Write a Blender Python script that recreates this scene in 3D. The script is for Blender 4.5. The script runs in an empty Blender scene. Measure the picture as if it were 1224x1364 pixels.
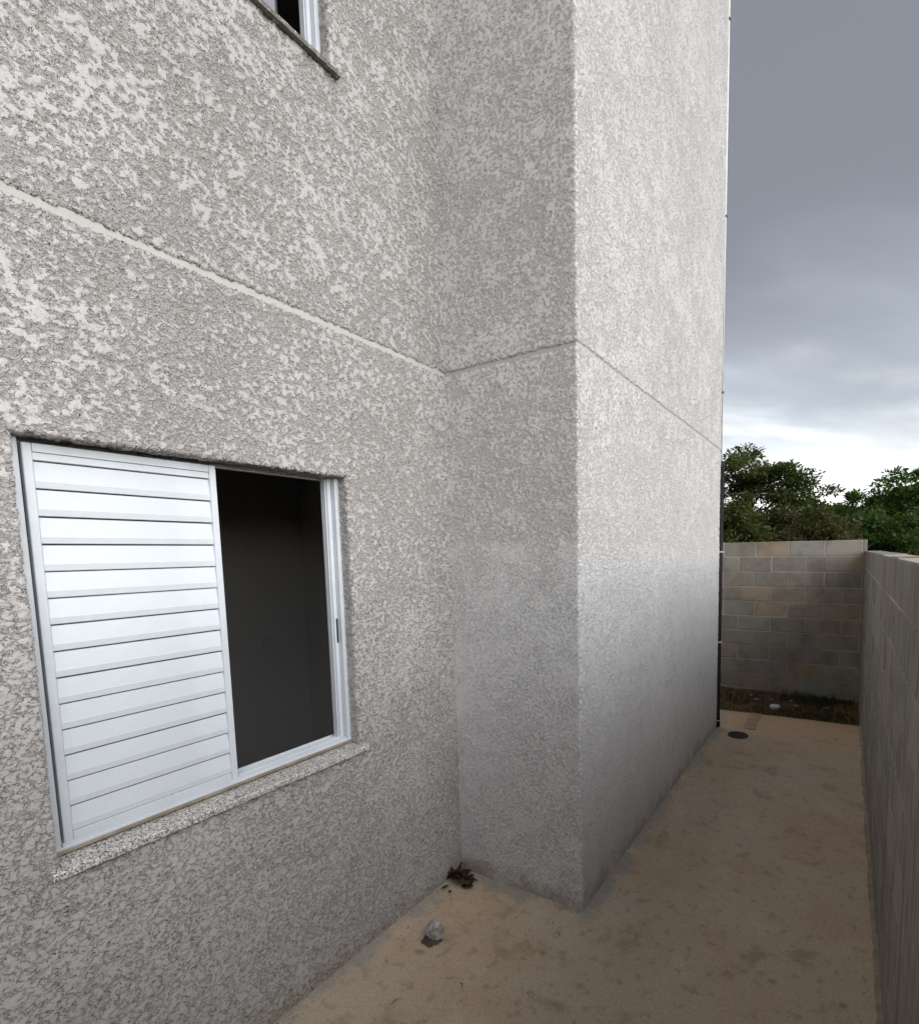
import bpy, bmesh, math, random
import numpy as np
from mathutils import Vector, Matrix, noise

# ------------------------------------------------------------------ camera, sky, sun, exposure
scene = bpy.context.scene
col = scene.collection
R = math.radians

CAM_YAW, CAM_PITCH, CAM_ROLL = 0.5386, -0.0984, -0.0171
cam_data = bpy.data.cameras.new('camera')
cam_data.sensor_fit = 'HORIZONTAL'
cam_data.sensor_width = 36.0
cam_data.lens = 36.0 * 698.72 / 1224.0
cam_data.shift_x = -(710.68 - 612.0) / 1224.0
cam_data.shift_y = (804.48 - 682.0) / 1224.0
cam_data.clip_start = 0.02
cam_data.clip_end = 3000.0
cam = bpy.data.objects.new('camera', cam_data)
col.objects.link(cam)
cy_, sy_, cp_, sp_ = math.cos(CAM_YAW), math.sin(CAM_YAW), math.cos(CAM_PITCH), math.sin(CAM_PITCH)
fw = Vector((-sy_ * cp_, cy_ * cp_, sp_))
rt = Vector((cy_, sy_, 0.0))
up = rt.cross(fw)
cr, sr = math.cos(CAM_ROLL), math.sin(CAM_ROLL)
rt2 = cr * rt + sr * up
up2 = -sr * rt + cr * up
m = Matrix((rt2, up2, -fw)).transposed().to_4x4()
m.translation = Vector((0, 0, 1.85))
cam.matrix_world = m
scene.camera = cam

SUN_EL, SUN_AZ = R(25), R(103)      # azimuth measured from +Y towards +X
sun_dir = Vector((math.sin(SUN_AZ) * math.cos(SUN_EL), math.cos(SUN_AZ) * math.cos(SUN_EL), math.sin(SUN_EL)))
sun_data = bpy.data.lights.new('sun', 'SUN')
sun_data.energy = 1.05
sun_data.angle = R(70)
sun_data.color = (1.0, 0.985, 0.97)
sun = bpy.data.objects.new('sun', sun_data)
sun.rotation_euler = (-sun_dir).to_track_quat('-Z', 'Y').to_euler()
sun.location = sun_dir * 40
col.objects.link(sun)

scene.view_settings.view_transform = 'Standard'
scene.view_settings.look = 'None'
scene.view_settings.exposure = 1.74
scene.view_settings.gamma = 1.0
scene.view_settings.use_curve_mapping = False
scene.render.engine = 'CYCLES'
scene.cycles.max_bounces = 6
scene.cycles.diffuse_bounces = 3
scene.cycles.glossy_bounces = 2
scene.cycles.caustics_reflective = False
scene.cycles.caustics_refractive = False


class NT:
    """small helper round a node tree"""
    def __init__(self, tree):
        self.t = tree
        tree.nodes.clear()

    def n(self, kind, **kw):
        nd = self.t.nodes.new(kind)
        for k, v in kw.items():
            if k == 'ins':
                for kk, vv in v.items():
                    self.set(nd, kk, vv)
            else:
                setattr(nd, k, v)
        return nd

    def set(self, nd, key, v):
        sock = nd.inputs[key]
        if isinstance(v, bpy.types.NodeSocket):
            self.t.links.new(v, sock)
        elif isinstance(v, bpy.types.Node):
            self.t.links.new(v.outputs[0], sock)
        else:
            sock.default_value = v

    def math(self, op, a, b=None, c=None, clamp=False):
        nd = self.n('ShaderNodeMath', operation=op, use_clamp=clamp)
        self.set(nd, 0, a)
        if b is not None: self.set(nd, 1, b)
        if c is not None: self.set(nd, 2, c)
        return nd.outputs[0]

    def smooth(self, x, lo, hi, a=0.0, b=1.0):
        nd = self.n('ShaderNodeMapRange', interpolation_type='SMOOTHSTEP')
        self.set(nd, 0, x); self.set(nd, 1, lo); self.set(nd, 2, hi); self.set(nd, 3, a); self.set(nd, 4, b)
        return nd.outputs[0]

    def lin(self, x, lo, hi, a=0.0, b=1.0):
        nd = self.n('ShaderNodeMapRange')
        self.set(nd, 0, x); self.set(nd, 1, lo); self.set(nd, 2, hi); self.set(nd, 3, a); self.set(nd, 4, b)
        return nd.outputs[0]

    def mix(self, fac, a, b, blend='MIX'):
        nd = self.n('ShaderNodeMix', data_type='RGBA', blend_type=blend)
        self.set(nd, 0, fac)
        for k, v in ((6, a), (7, b)):
            if isinstance(v, (tuple, list)) and len(v) == 3: v = (*v, 1.0)
            self.set(nd, k, v)
        return nd.outputs[2]

    def noise(self, vec, scale, detail=3.0, rough=0.5, dist=0.0, ntype=None):
        nd = self.n('ShaderNodeTexNoise')
        self.set(nd, 'Vector', vec)
        nd.inputs['Scale'].default_value = scale
        nd.inputs['Detail'].default_value = detail
        nd.inputs['Roughness'].default_value = rough
        nd.inputs['Distortion'].default_value = dist
        return nd.outputs[0]

    def mapping(self, vec, scale=(1, 1, 1), loc=(0, 0, 0), rot=(0, 0, 0)):
        nd = self.n('ShaderNodeMapping')
        self.set(nd, 0, vec)
        nd.inputs['Scale'].default_value = scale
        nd.inputs['Location'].default_value = loc
        nd.inputs['Rotation'].default_value = rot
        return nd.outputs[0]


# world: Nishita sky behind a broken overcast deck
world = bpy.data.worlds.new('World')
scene.world = world
world.use_nodes = True
w = NT(world.node_tree)
tc = w.n('ShaderNodeTexCoord')
sky = w.n('ShaderNodeTexSky', sky_type='NISHITA', sun_disc=False, sun_elevation=SUN_EL, sun_rotation=SUN_AZ)
sep = w.n('ShaderNodeSeparateXYZ'); w.set(sep, 0, tc.outputs['Generated'])
zc = w.math('MAXIMUM', sep.outputs[2], 0.0)
den = w.math('ADD', zc, 0.16)
comb = w.n('ShaderNodeCombineXYZ')
w.set(comb, 0, w.math('DIVIDE', sep.outputs[0], den))
w.set(comb, 1, w.math('DIVIDE', sep.outputs[1], den))
cv = w.mapping(comb.outputs[0], scale=(0.55, 0.42, 1.0), loc=(1.2, 8.58, 0.2), rot=(0, 0, R(-32)))
n1 = w.noise(cv, 1.15, 3.0, 0.38, 0.25)
n2 = w.noise(w.mapping(cv, scale=(1.6, 3.2, 1), loc=(5, 2, 0)), 1.6, 4.0, 0.5, 0.2)
# thin bright layer near the horizon, thicker grey deck higher up
deck = w.smooth(w.math('ADD', zc, w.math('MULTIPLY', w.math('SUBTRACT', n2, 0.5), 0.34)), 0.10, 0.50)
tone = w.math('ADD', w.math('MULTIPLY', n1, 0.86), w.math('MULTIPLY', n2, 0.14))
grey = w.mix(w.smooth(tone, 0.48, 0.72), (0.50, 0.505, 0.528), (5.2, 5.3, 5.5))  # bright end set high so cloud mostly out of view adds ambient light
bright = w.mix(w.math('MAXIMUM', w.math('MULTIPLY', w.smooth(n2, 0.45, 0.75), 0.45), w.smooth(w.math('ADD', zc, w.math('MULTIPLY', w.math('SUBTRACT', n2, 0.5), 0.12)), 0.23, 0.09)), (1.08, 1.13, 1.22), (2.6, 2.62, 2.54))
cloud = w.mix(deck, bright, grey)
dotn = w.n('ShaderNodeVectorMath', operation='DOT_PRODUCT')
w.set(dotn, 0, tc.outputs['Generated']); dotn.inputs[1].default_value = tuple(sun_dir)
glow = w.smooth(dotn.outputs['Value'], 0.45, 1.0, 1.0, 2.3)      # thinner, brighter cloud round the hidden sun
cloud = w.mix(1.0, cloud, w.n('ShaderNodeCombineColor', ins={0: glow, 1: glow, 2: glow}).outputs[0], 'MULTIPLY')
final = w.mix(0.93, sky.outputs[0], cloud)
bg = w.n('ShaderNodeBackground')
w.set(bg, 0, final); bg.inputs[1].default_value = 0.15
wo = w.n('ShaderNodeOutputWorld'); w.set(wo, 0, bg)

# ------------------------------------------------------------------ measures of the place (metres)
XA, XC, XR = -1.902, -1.113, 0.185          # window wall, projecting wall, boundary wall faces
YB, YE = 2.294, 5.505                        # return wall, far corner of the building
ZG = 2.81                                    # groove height
ZTOP = 8.7
YW = 7.70                                    # back block wall
SOIL = -0.15

rng = random.Random(7)


# ------------------------------------------------------------------ materials
def new_mat(name):
    mt = bpy.data.materials.new(name)
    mt.use_nodes = True
    return mt, NT(mt.node_tree)


def finish(t, base, rough, normal=None, spec=0.5, **kw):
    b = t.n('ShaderNodeBsdfPrincipled')
    t.set(b, 'Base Color', base if not (isinstance(base, tuple) and len(base) == 3) else (*base, 1.0))
    t.set(b, 'Roughness', rough)
    t.set(b, 'Specular IOR Level', spec)
    for k, v in kw.items():
        t.set(b, k, v)
    if normal is not None:
        t.set(b, 'Normal', normal)
    o = t.n('ShaderNodeOutputMaterial')
    t.set(o, 0, b)
    return b, o


def bump(t, height, strength, distance, normal=None):
    b = t.n('ShaderNodeBump')
    t.set(b, 'Height', height)
    b.inputs['Strength'].default_value = strength
    b.inputs['Distance'].default_value = distance
    if normal is not None:
        t.set(b, 'Normal', normal)
    return b.outputs[0]


def mat_stucco(name, k, low, high, relief, pale, c1, c2):
    mt, t = new_mat(name)
    raw = t.n('ShaderNodeTexCoord').outputs['Object']
    co = t.mapping(raw, scale=(1, 1, 1.22))
    big = t.noise(co, 1.5, 2.0, 0.55)
    clus = t.noise(t.mapping(co, loc=(7, 3, 1)), 7.5, 3.0, 0.6)
    warp = t.n('ShaderNodeTexNoise'); t.set(warp, 'Vector', co)
    warp.inputs['Scale'].default_value = 48 * k; warp.inputs['Detail'].default_value = 2
    wv = t.n('ShaderNodeVectorMath', operation='MULTIPLY_ADD')
    t.set(wv, 0, warp.outputs['Color']); t.set(wv, 1, (0.022 / k, 0.022 / k, 0.022 / k)); t.set(wv, 2, co)
    n = t.noise(wv.outputs[0], 40.0 * k, 4.0, 0.62, 0.0)
    # coverage of the flattened crests drifts over the wall
    drift = t.math('ADD', t.lin(big, 0.3, 0.7, 0.022, -0.022), t.lin(clus, 0.3, 0.7, 0.05, -0.07))
    sz = t.n('ShaderNodeSeparateXYZ'); t.set(sz, 0, raw)
    zz_ = t.math('ADD', sz.outputs[2], t.math('MULTIPLY', t.math('SUBTRACT', big, 0.5), 0.5))
    wm = t.smooth(zz_, 1.3, 3.0)
    drift = t.math('MULTIPLY', drift, t.lin(wm, 0, 1, 0.2, 1.0))
    patchy = t.math('SUBTRACT', t.math('SUBTRACT', n, 0.505 - high), drift)
    # lower storey: rubbed flatter, with thin meandering tears left between the crests
    torn = t.math('SUBTRACT', t.math('MULTIPLY', t.math('ABSOLUTE', t.math('SUBTRACT', n, 0.485)), 0.9), t.math('ADD', drift, low))
    x = t.math('ADD', t.math('MULTIPLY', patchy, wm), t.math('MULTIPLY', torn, t.math('SUBTRACT', 1.0, wm)))
    x = t.math('SUBTRACT', x, t.math('MULTIPLY', t.math('MULTIPLY', wm, t.math('SUBTRACT', 1.0, wm)), 0.075))
    crest = t.smooth(x, -0.012, 0.026)
    grit = t.noise(t.mapping(wv.outputs[0], loc=(2, 5, 8)), 82.0 * k, 2.0, 0.6)
    nub = t.smooth(grit, 0.44, 0.60)
    pit = t.math('SUBTRACT', 1.0, crest)
    h = t.math('ADD', crest, t.math('MULTIPLY', t.math('MULTIPLY', nub, pit), 0.62))
    h = t.math('ADD', h, t.math('MULTIPLY', grit, 0.12))
    h = t.math('ADD', h, t.math('MULTIPLY', n, 0.55))
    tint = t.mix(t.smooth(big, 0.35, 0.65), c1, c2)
    base = t.mix(t.math('MAXIMUM', crest, t.math('MULTIPLY', nub, 0.55)), t.mix(1.0, tint, (pale, pale - 0.01, pale - 0.02), 'MULTIPLY'), tint)  # shade in the recesses painted into the colour; the paint is one tone
    # dust and mud splashed up from the ground
    splash = t.smooth(t.math('ADD', sz.outputs[2], t.math('MULTIPLY', t.math('SUBTRACT', clus, 0.5), 0.28)), 0.13, -0.02)
    base = t.mix(t.math('MULTIPLY', splash, 0.6), base, (0.30, 0.235, 0.175))
    rough = t.lin(crest, 0, 1, 0.75, 0.35)
    b_, o_ = finish(t, base, rough, None, spec=0.5)
    dn = t.n('ShaderNodeDisplacement')
    t.set(dn, 'Height', h); dn.inputs['Midlevel'].default_value = 0.0; dn.inputs['Scale'].default_value = relief
    t.set(o_, 'Displacement', dn)
    mt.displacement_method = 'BOTH'          # modelled relief on the dense wall mesh, finer grain as bump
    return mt


def mat_plain_stucco():
    mt, t = new_mat('smooth_render')
    co = t.n('ShaderNodeTexCoord').outputs['Object']
    n = t.noise(co, 30, 4, 0.6)
    g = t.noise(co, 220, 2, 0.6)
    base = t.mix(n, (0.40, 0.385, 0.37), (0.47, 0.453, 0.437))
    finish(t, base, 0.6, bump(t, t.math('ADD', n, t.math('MULTIPLY', g, 0.3)), 0.5, 0.004), spec=0.4)
    return mt


def mat_paint(name, colr, rough=0.35, spec=0.5, dirt=0.06):
    mt, t = new_mat(name)
    co = t.n('ShaderNodeTexCoord').outputs['Object']
    n = t.noise(co, 9, 4, 0.6)
    f = t.noise(co, 60, 3, 0.6)
    d = tuple(c * (1 - dirt * 2.2) for c in colr)
    base = t.mix(t.smooth(n, 0.35, 0.7), colr, d)
    finish(t, base, t.lin(f, 0.3, 0.7, rough * 0.85, rough * 1.2), bump(t, f, 0.05, 0.002), spec=spec)
    return mt


def mat_granite(name='speckled_granite', moss=0.0):
    mt, t = new_mat(name)
    co = t.n('ShaderNodeTexCoord').outputs['Object']
    v = t.n('ShaderNodeTexVoronoi'); t.set(v, 'Vector', co); v.inputs['Scale'].default_value = 250
    ramp = t.n('ShaderNodeValToRGB')
    sepc = t.n('ShaderNodeSeparateColor'); t.set(sepc, 0, v.outputs['Color'])
    t.set(ramp, 0, sepc.outputs[0])
    cr = ramp.color_ramp; cr.interpolation = 'CONSTANT'
    cr.elements[0].position = 0.0; cr.elements[0].color = (0.05, 0.048, 0.05, 1)
    cr.elements[1].position = 0.22; cr.elements[1].color = (0.26, 0.24, 0.215, 1)
    for p, c in ((0.45, (0.50, 0.47, 0.44, 1)), (0.74, (0.66, 0.64, 0.61, 1))):
        e = cr.elements.new(p); e.color = c
    n = t.noise(co, 40, 3, 0.6)
    base = t.mix(t.lin(n, 0.3, 0.7, 0.0, 0.35), ramp.outputs[0], (0.44, 0.41, 0.38))
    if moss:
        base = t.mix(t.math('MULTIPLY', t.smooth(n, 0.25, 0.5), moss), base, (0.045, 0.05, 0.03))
    g = t.noise(co, 160, 3, 0.6)
    finish(t, base, 0.42, bump(t, g, 0.25, 0.002))
    return mt


def mat_path():
    mt, t = new_mat('stained_concrete')
    co = t.n('ShaderNodeTexCoord').outputs['Object']
    s = t.n('ShaderNodeSeparateXYZ'); t.set(s, 0, co)
    a = t.noise(co, 1.5, 4, 0.6, 0.2)
    b = t.noise(t.mapping(co, loc=(4, 1, 0)), 4.2, 5, 0.66, 0.2)
    c = t.noise(t.mapping(co, loc=(9, 2, 0)), 17, 4, 0.65)
    f = t.noise(co, 90, 3, 0.65)
    base = t.mix(t.smooth(a, 0.36, 0.64), (0.49, 0.365, 0.25), (0.50, 0.405, 0.305))
    base = t.mix(t.math('MULTIPLY', t.smooth(b, 0.52, 0.72), 0.45), base, (0.60, 0.51, 0.405))
    base = t.mix(t.math('MULTIPLY', t.smooth(b, 0.46, 0.30), 0.75), base, (0.31, 0.225, 0.152))
    base = t.mix(t.math('MULTIPLY', t.smooth(c, 0.55, 0.66), 0.45), base, (0.23, 0.19, 0.15))
    # red soil washed over the last metre
    wash = t.smooth(t.math('ADD', s.outputs[1], t.math('MULTIPLY', t.math('SUBTRACT', a, 0.5), 1.6)), 4.9, 6.2)
    base = t.mix(t.math('MULTIPLY', wash, 0.75), base, (0.58, 0.365, 0.20))
    # grey cement slopped along the foot of the building
    d1 = t.math('SUBTRACT', s.outputs[0], XA)
    d2 = t.math('MAXIMUM', t.math('SUBTRACT', s.outputs[0], XC), t.math('SUBTRACT', YB, s.outputs[1]))
    dd = t.math('ADD', t.math('MINIMUM', d1, d2), t.math('MULTIPLY', t.math('SUBTRACT', b, 0.5), 0.42))
    dd = t.math('ADD', dd, t.math('MULTIPLY', t.math('SUBTRACT', c, 0.5), 0.10))
    foot = t.smooth(dd, 0.085, 0.02)
    base = t.mix(t.math('MULTIPLY', foot, 0.7), base, t.mix(c, (0.25, 0.235, 0.21), (0.42, 0.40, 0.37)))
    base = t.mix(t.math('MULTIPLY', t.smooth(f, 0.46, 0.60), 0.36), base, t.mix(1.0, base, (0.60, 0.60, 0.60), 'MULTIPLY'))
    # small dark spots
    v = t.n('ShaderNodeTexVoronoi'); t.set(v, 'Vector', t.mapping(co, scale=(1, 1, 0.01))); v.inputs['Scale'].default_value = 6.5
    sc = t.n('ShaderNodeSeparateColor'); t.set(sc, 0, v.outputs['Color'])
    spot = t.math('MULTIPLY', t.smooth(t.math('ADD', v.outputs['Distance'], t.math('MULTIPLY', t.math('SUBTRACT', c, 0.5), 0.5)), 0.16, 0.03), t.math('GREATER_THAN', sc.outputs[1], 0.66))
    base = t.mix(t.math('MULTIPLY', spot, 0.45), base, (0.11, 0.085, 0.065))
    nr = bump(t, t.math('ADD', t.math('MULTIPLY', f, 0.4), t.math('MULTIPLY', c, 0.5)), 0.55, 0.005)
    finish(t, base, t.lin(b, 0.3, 0.7, 0.62, 0.85), nr, spec=0.35)
    return mt


def mat_cement(name, c1, c2, scale=9.0):
    mt, t = new_mat(name)
    co = t.n('ShaderNodeTexCoord').outputs['Object']
    n = t.noise(co, scale, 5, 0.65, 0.3)
    f = t.noise(co, 70, 4, 0.65)
    base = t.mix(t.smooth(n, 0.35, 0.65), c1, c2)
    finish(t, base, 0.85, bump(t, t.math('ADD', n, t.math('MULTIPLY', f, 0.5)), 0.6, 0.006), spec=0.3)
    return mt


def mat_block(name, cold, warm, pale, streak=0.0, mossy=0.0):
    mt, t = new_mat(name)
    geo = t.n('ShaderNodeNewGeometry').outputs['Position']
    oi = t.n('ShaderNodeObjectInfo')
    rnd = oi.outputs['Random']
    r2 = t.math('FRACT', t.math('MULTIPLY', rnd, 17.31))
    r3 = t.math('FRACT', t.math('MULTIPLY', rnd, 43.77))
    base = t.mix(t.smooth(r2, 0.3, 0.9), cold, warm)
    base = t.mix(t.math('MULTIPLY', t.smooth(r3, 0.55, 1.0), 0.7), base, pale)
    n = t.noise(geo, 5, 5, 0.6, 0.2)
    base = t.mix(t.smooth(n, 0.4, 0.72), base, t.mix(1.0, base, (0.72, 0.70, 0.68), 'MULTIPLY'))
    f = t.noise(geo, 110, 4, 0.7)
    base = t.mix(t.math('MULTIPLY', t.smooth(f, 0.35, 0.62), 0.4), base, t.mix(1.0, base, (0.6, 0.6, 0.6), 'MULTIPLY'))
    if streak:
        st = t.noise(t.mapping(geo, scale=(9, 9, 0.55)), 1.6, 5, 0.62, 0.3)
        base = t.mix(t.math('MULTIPLY', t.smooth(st, 0.48, 0.66), streak), base, t.mix(1.0, base, (0.55, 0.52, 0.50), 'MULTIPLY'))
        st2 = t.noise(t.mapping(geo, scale=(7, 7, 0.5), loc=(5, 8, 2)), 1.3, 4, 0.6)
        base = t.mix(t.math('MULTIPLY', t.smooth(st2, 0.54, 0.7), streak * 0.8), base, (0.36, 0.34, 0.30))
    h = t.math('ADD', t.math('MULTIPLY', f, 1.0), t.math('MULTIPLY', n, 0.5))
    finish(t, base, 0.92, bump(t, h, 0.55, 0.005), spec=0.25)
    return mt


def mat_soil():
    mt, t = new_mat('red_soil')
    co = t.n('ShaderNodeTexCoord').outputs['Object']
    n = t.noise(co, 2.6, 6, 0.65, 0.3)
    f = t.noise(co, 38, 5, 0.7)
    base = t.mix(t.smooth(n, 0.35, 0.65), (0.10, 0.058, 0.030), (0.20, 0.105, 0.052))
    base = t.mix(t.math('MULTIPLY', t.smooth(f, 0.4, 0.7), 0.5), base, (0.06, 0.04, 0.025))
    finish(t, base, 0.95, bump(t, t.math('ADD', n, f), 0.8, 0.02), spec=0.2)
    return mt


def mat_leaf(name, c1, c2, c3, trans=0.35):
    mt, t = new_mat(name)
    geo = t.n('ShaderNodeNewGeometry')
    rpi = geo.outputs['Random Per Island']
    n = t.noise(geo.outputs['Position'], 0.9, 3, 0.6)
    base = t.mix(t.smooth(rpi, 0.1, 0.9), c1, c2)
    base = t.mix(t.math('MULTIPLY', t.smooth(n, 0.48, 0.66), 0.6), base, c3)
    d = t.n('ShaderNodeBsdfPrincipled'); t.set(d, 'Base Color', base); d.inputs['Roughness'].default_value = 0.5
    d.inputs['Specular IOR Level'].default_value = 0.3
    tr = t.n('ShaderNodeBsdfTranslucent'); t.set(tr, 0, t.mix(1.0, base, (1.5, 1.6, 0.7), 'MULTIPLY'))
    mx = t.n('ShaderNodeMixShader'); mx.inputs[0].default_value = trans
    t.set(mx, 1, d); t.set(mx, 2, tr)
    o = t.n('ShaderNodeOutputMaterial'); t.set(o, 0, mx)
    return mt


def mat_bark():
    mt, t = new_mat('bark')
    co = t.n('ShaderNodeTexCoord').outputs['Object']
    n = t.noise(t.mapping(co, scale=(6, 6, 1.2)), 4, 5, 0.65)
    finish(t, t.mix(n, (0.05, 0.04, 0.03), (0.14, 0.115, 0.09)), 0.9, bump(t, n, 0.7, 0.02), spec=0.2)
    return mt


def mat_glass():
    mt, t = new_mat('window_glass')
    b = t.n('ShaderNodeBsdfPrincipled')
    b.inputs['Base Color'].default_value = (0.40, 0.39, 0.45, 1)  # lilac grey of the reflected sky painted into the base colour
    b.inputs['Roughness'].default_value = 0.08
    b.inputs['Transmission Weight'].default_value = 0.35
    b.inputs['IOR'].default_value = 1.5
    o = t.n('ShaderNodeOutputMaterial'); t.set(o, 0, b)
    return mt


M = dict(
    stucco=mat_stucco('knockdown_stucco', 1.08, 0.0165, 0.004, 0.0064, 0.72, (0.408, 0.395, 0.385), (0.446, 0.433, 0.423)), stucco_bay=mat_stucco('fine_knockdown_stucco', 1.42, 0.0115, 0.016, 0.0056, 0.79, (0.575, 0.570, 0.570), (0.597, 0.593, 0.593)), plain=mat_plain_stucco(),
    white=mat_paint('white_aluminium', (0.57, 0.608, 0.65), 0.30, 0.5, 0.03),
    black=mat_paint('black_plastic', (0.008, 0.008, 0.009), 0.6, 0.25),
    pvc=mat_paint('white_plastic', (0.72, 0.72, 0.70), 0.4), clip=mat_paint('dull_plastic', (0.38, 0.38, 0.37), 0.5),
    iron=mat_paint('dark_cast_iron', (0.028, 0.027, 0.026), 0.6),
    room=mat_paint('room_paint', (0.56, 0.55, 0.54), 0.8, 0.2, 0.01),
    plate=mat_paint('outlet_plastic', (0.50, 0.52, 0.60), 0.4),
    gasket=mat_paint('dark_gasket', (0.02, 0.02, 0.026), 0.5),
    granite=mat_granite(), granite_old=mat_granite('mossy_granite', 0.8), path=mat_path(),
    smear=mat_cement('grey_cement_smear', (0.185, 0.165, 0.135), (0.27, 0.25, 0.22), 14.0),
    fillet=mat_cement('pale_mortar', (0.20, 0.165, 0.122), (0.29, 0.25, 0.20), 11.0),
    mortar=mat_cement('joint_mortar', (0.38, 0.335, 0.275), (0.48, 0.43, 0.365), 16.0),
    patch=mat_cement('trench_cement', (0.33, 0.235, 0.155), (0.43, 0.30, 0.19), 8.0),
    block=mat_block('concrete_block', (0.345, 0.315, 0.27), (0.43, 0.352, 0.262), (0.385, 0.365, 0.335)),
    blockr=mat_block('washed_block', (0.265, 0.245, 0.208), (0.295, 0.26, 0.215), (0.32, 0.30, 0.262), streak=0.75),
    soil=mat_soil(), bark=mat_bark(), glass=mat_glass(),
    stone=mat_cement('grey_stone', (0.26, 0.25, 0.24), (0.46, 0.45, 0.44), 40.0),
    dirt=mat_cement('damp_dirt', (0.055, 0.045, 0.035), (0.11, 0.085, 0.062), 60.0),
    dry=mat_leaf('dry_leaf', (0.075, 0.052, 0.028), (0.15, 0.105, 0.058), (0.06, 0.05, 0.028), 0.1),
    leaf_dark=mat_leaf('dark_foliage', (0.038, 0.052, 0.018), (0.076, 0.096, 0.030), (0.105, 0.112, 0.038)),
    leaf_mid=mat_leaf('mid_foliage', (0.035, 0.072, 0.022), (0.075, 0.125, 0.034), (0.060, 0.105, 0.026)),
    leaf_light=mat_leaf('light_foliage', (0.050, 0.095, 0.022), (0.10, 0.15, 0.035), (0.075, 0.125, 0.028)),
    leaf_olive=mat_leaf('olive_foliage', (0.055, 0.055, 0.026), (0.085, 0.082, 0.036), (0.10, 0.085, 0.045)),
    grass=mat_leaf('grass_blade', (0.022, 0.045, 0.012), (0.045, 0.075, 0.02), (0.085, 0.085, 0.03), 0.2),
    roofm=mat_cement('roof_concrete', (0.25, 0.24, 0.23), (0.33, 0.32, 0.31)),
)


# ------------------------------------------------------------------ mesh helpers
def link_mesh(name, verts, faces, mat, parent=None, smooth=False):
    me = bpy.data.meshes.new(name)
    me.from_pydata([tuple(v) for v in verts], [], faces)
    if smooth:
        me.shade_smooth()
    me.materials.append(mat)
    me.update()
    o = bpy.data.objects.new(name, me)
    col.objects.link(o)
    o.parent = parent
    return o


def link_bm(name, bm, mat, parent=None, smooth=False):
    bmesh.ops.recalc_face_normals(bm, faces=bm.faces[:])
    me = bpy.data.meshes.new(name)
    bm.to_mesh(me); bm.free()
    if smooth:
        me.shade_smooth()
    me.materials.append(mat)
    o = bpy.data.objects.new(name, me)
    col.objects.link(o)
    o.parent = parent
    return o


def tag(o, label=None, cat=None, group=None, kind=None):
    if label: o['label'] = label
    if cat: o['category'] = cat
    if group: o['group'] = group
    if kind: o['kind'] = kind
    return o


def empty(name, loc=(0, 0, 0)):
    o = bpy.data.objects.new(name, None)
    o.location = loc
    o.empty_display_size = 0.2
    col.objects.link(o)
    return o


def box_bm(x0, x1, y0, y1, z0, z1, bevel=0.0, bm=None, seg=1):
    nb = bmesh.new()
    vs = [nb.verts.new(p) for p in ((x0, y0, z0), (x1, y0, z0), (x1, y1, z0), (x0, y1, z0), (x0, y0, z1), (x1, y0, z1), (x1, y1, z1), (x0, y1, z1))]
    for f in ((0, 3, 2, 1), (4, 5, 6, 7), (0, 1, 5, 4), (1, 2, 6, 5), (2, 3, 7, 6), (3, 0, 4, 7)):
        nb.faces.new([vs[i] for i in f])
    if bevel:
        bmesh.ops.bevel(nb, geom=nb.edges[:], offset=bevel, segments=seg, affect='EDGES')
    if bm is None:
        return nb
    tmp = bpy.data.meshes.new('tmp'); nb.to_mesh(tmp); nb.free()
    bm.from_mesh(tmp); bpy.data.meshes.remove(tmp)
    return bm


def lathe_bm(profile, seg=24, cx=0, cy=0, z0=0):
    """profile: (r, z) from bottom to top"""
    bm = bmesh.new()
    rings = []
    for r, z in profile:
        rings.append([bm.verts.new((cx + r * math.cos(2 * math.pi * k / seg), cy + r * math.sin(2 * math.pi * k / seg), z0 + z)) for k in range(seg)])
    for a, b in zip(rings, rings[1:]):
        for k in range(seg):
            bm.faces.new((a[k], a[(k + 1) % seg], b[(k + 1) % seg], b[k]))
    bm.faces.new(rings[0][::-1]); bm.faces.new(rings[-1])
    return bm


def jitter(p, amp=0.0019):
    v = Vector(p)
    a = noise.noise_vector(v * 22.0) * amp
    b = noise.noise_vector(v * 2.3 + Vector((5, 1, 2))) * amp * 1.6
    return v + a + b


def grid_lines(lo, hi, step, breaks):
    pts = sorted(set([round(lo, 5), round(hi, 5)] + [round(b, 5) for b in breaks if lo < b < hi]))
    out = [pts[0]]
    for a, b in zip(pts, pts[1:]):
        k = max(1, int(math.ceil((b - a) / step)))
        out += [a + (b - a) * i / k for i in range(1, k + 1)]
    return out


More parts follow.
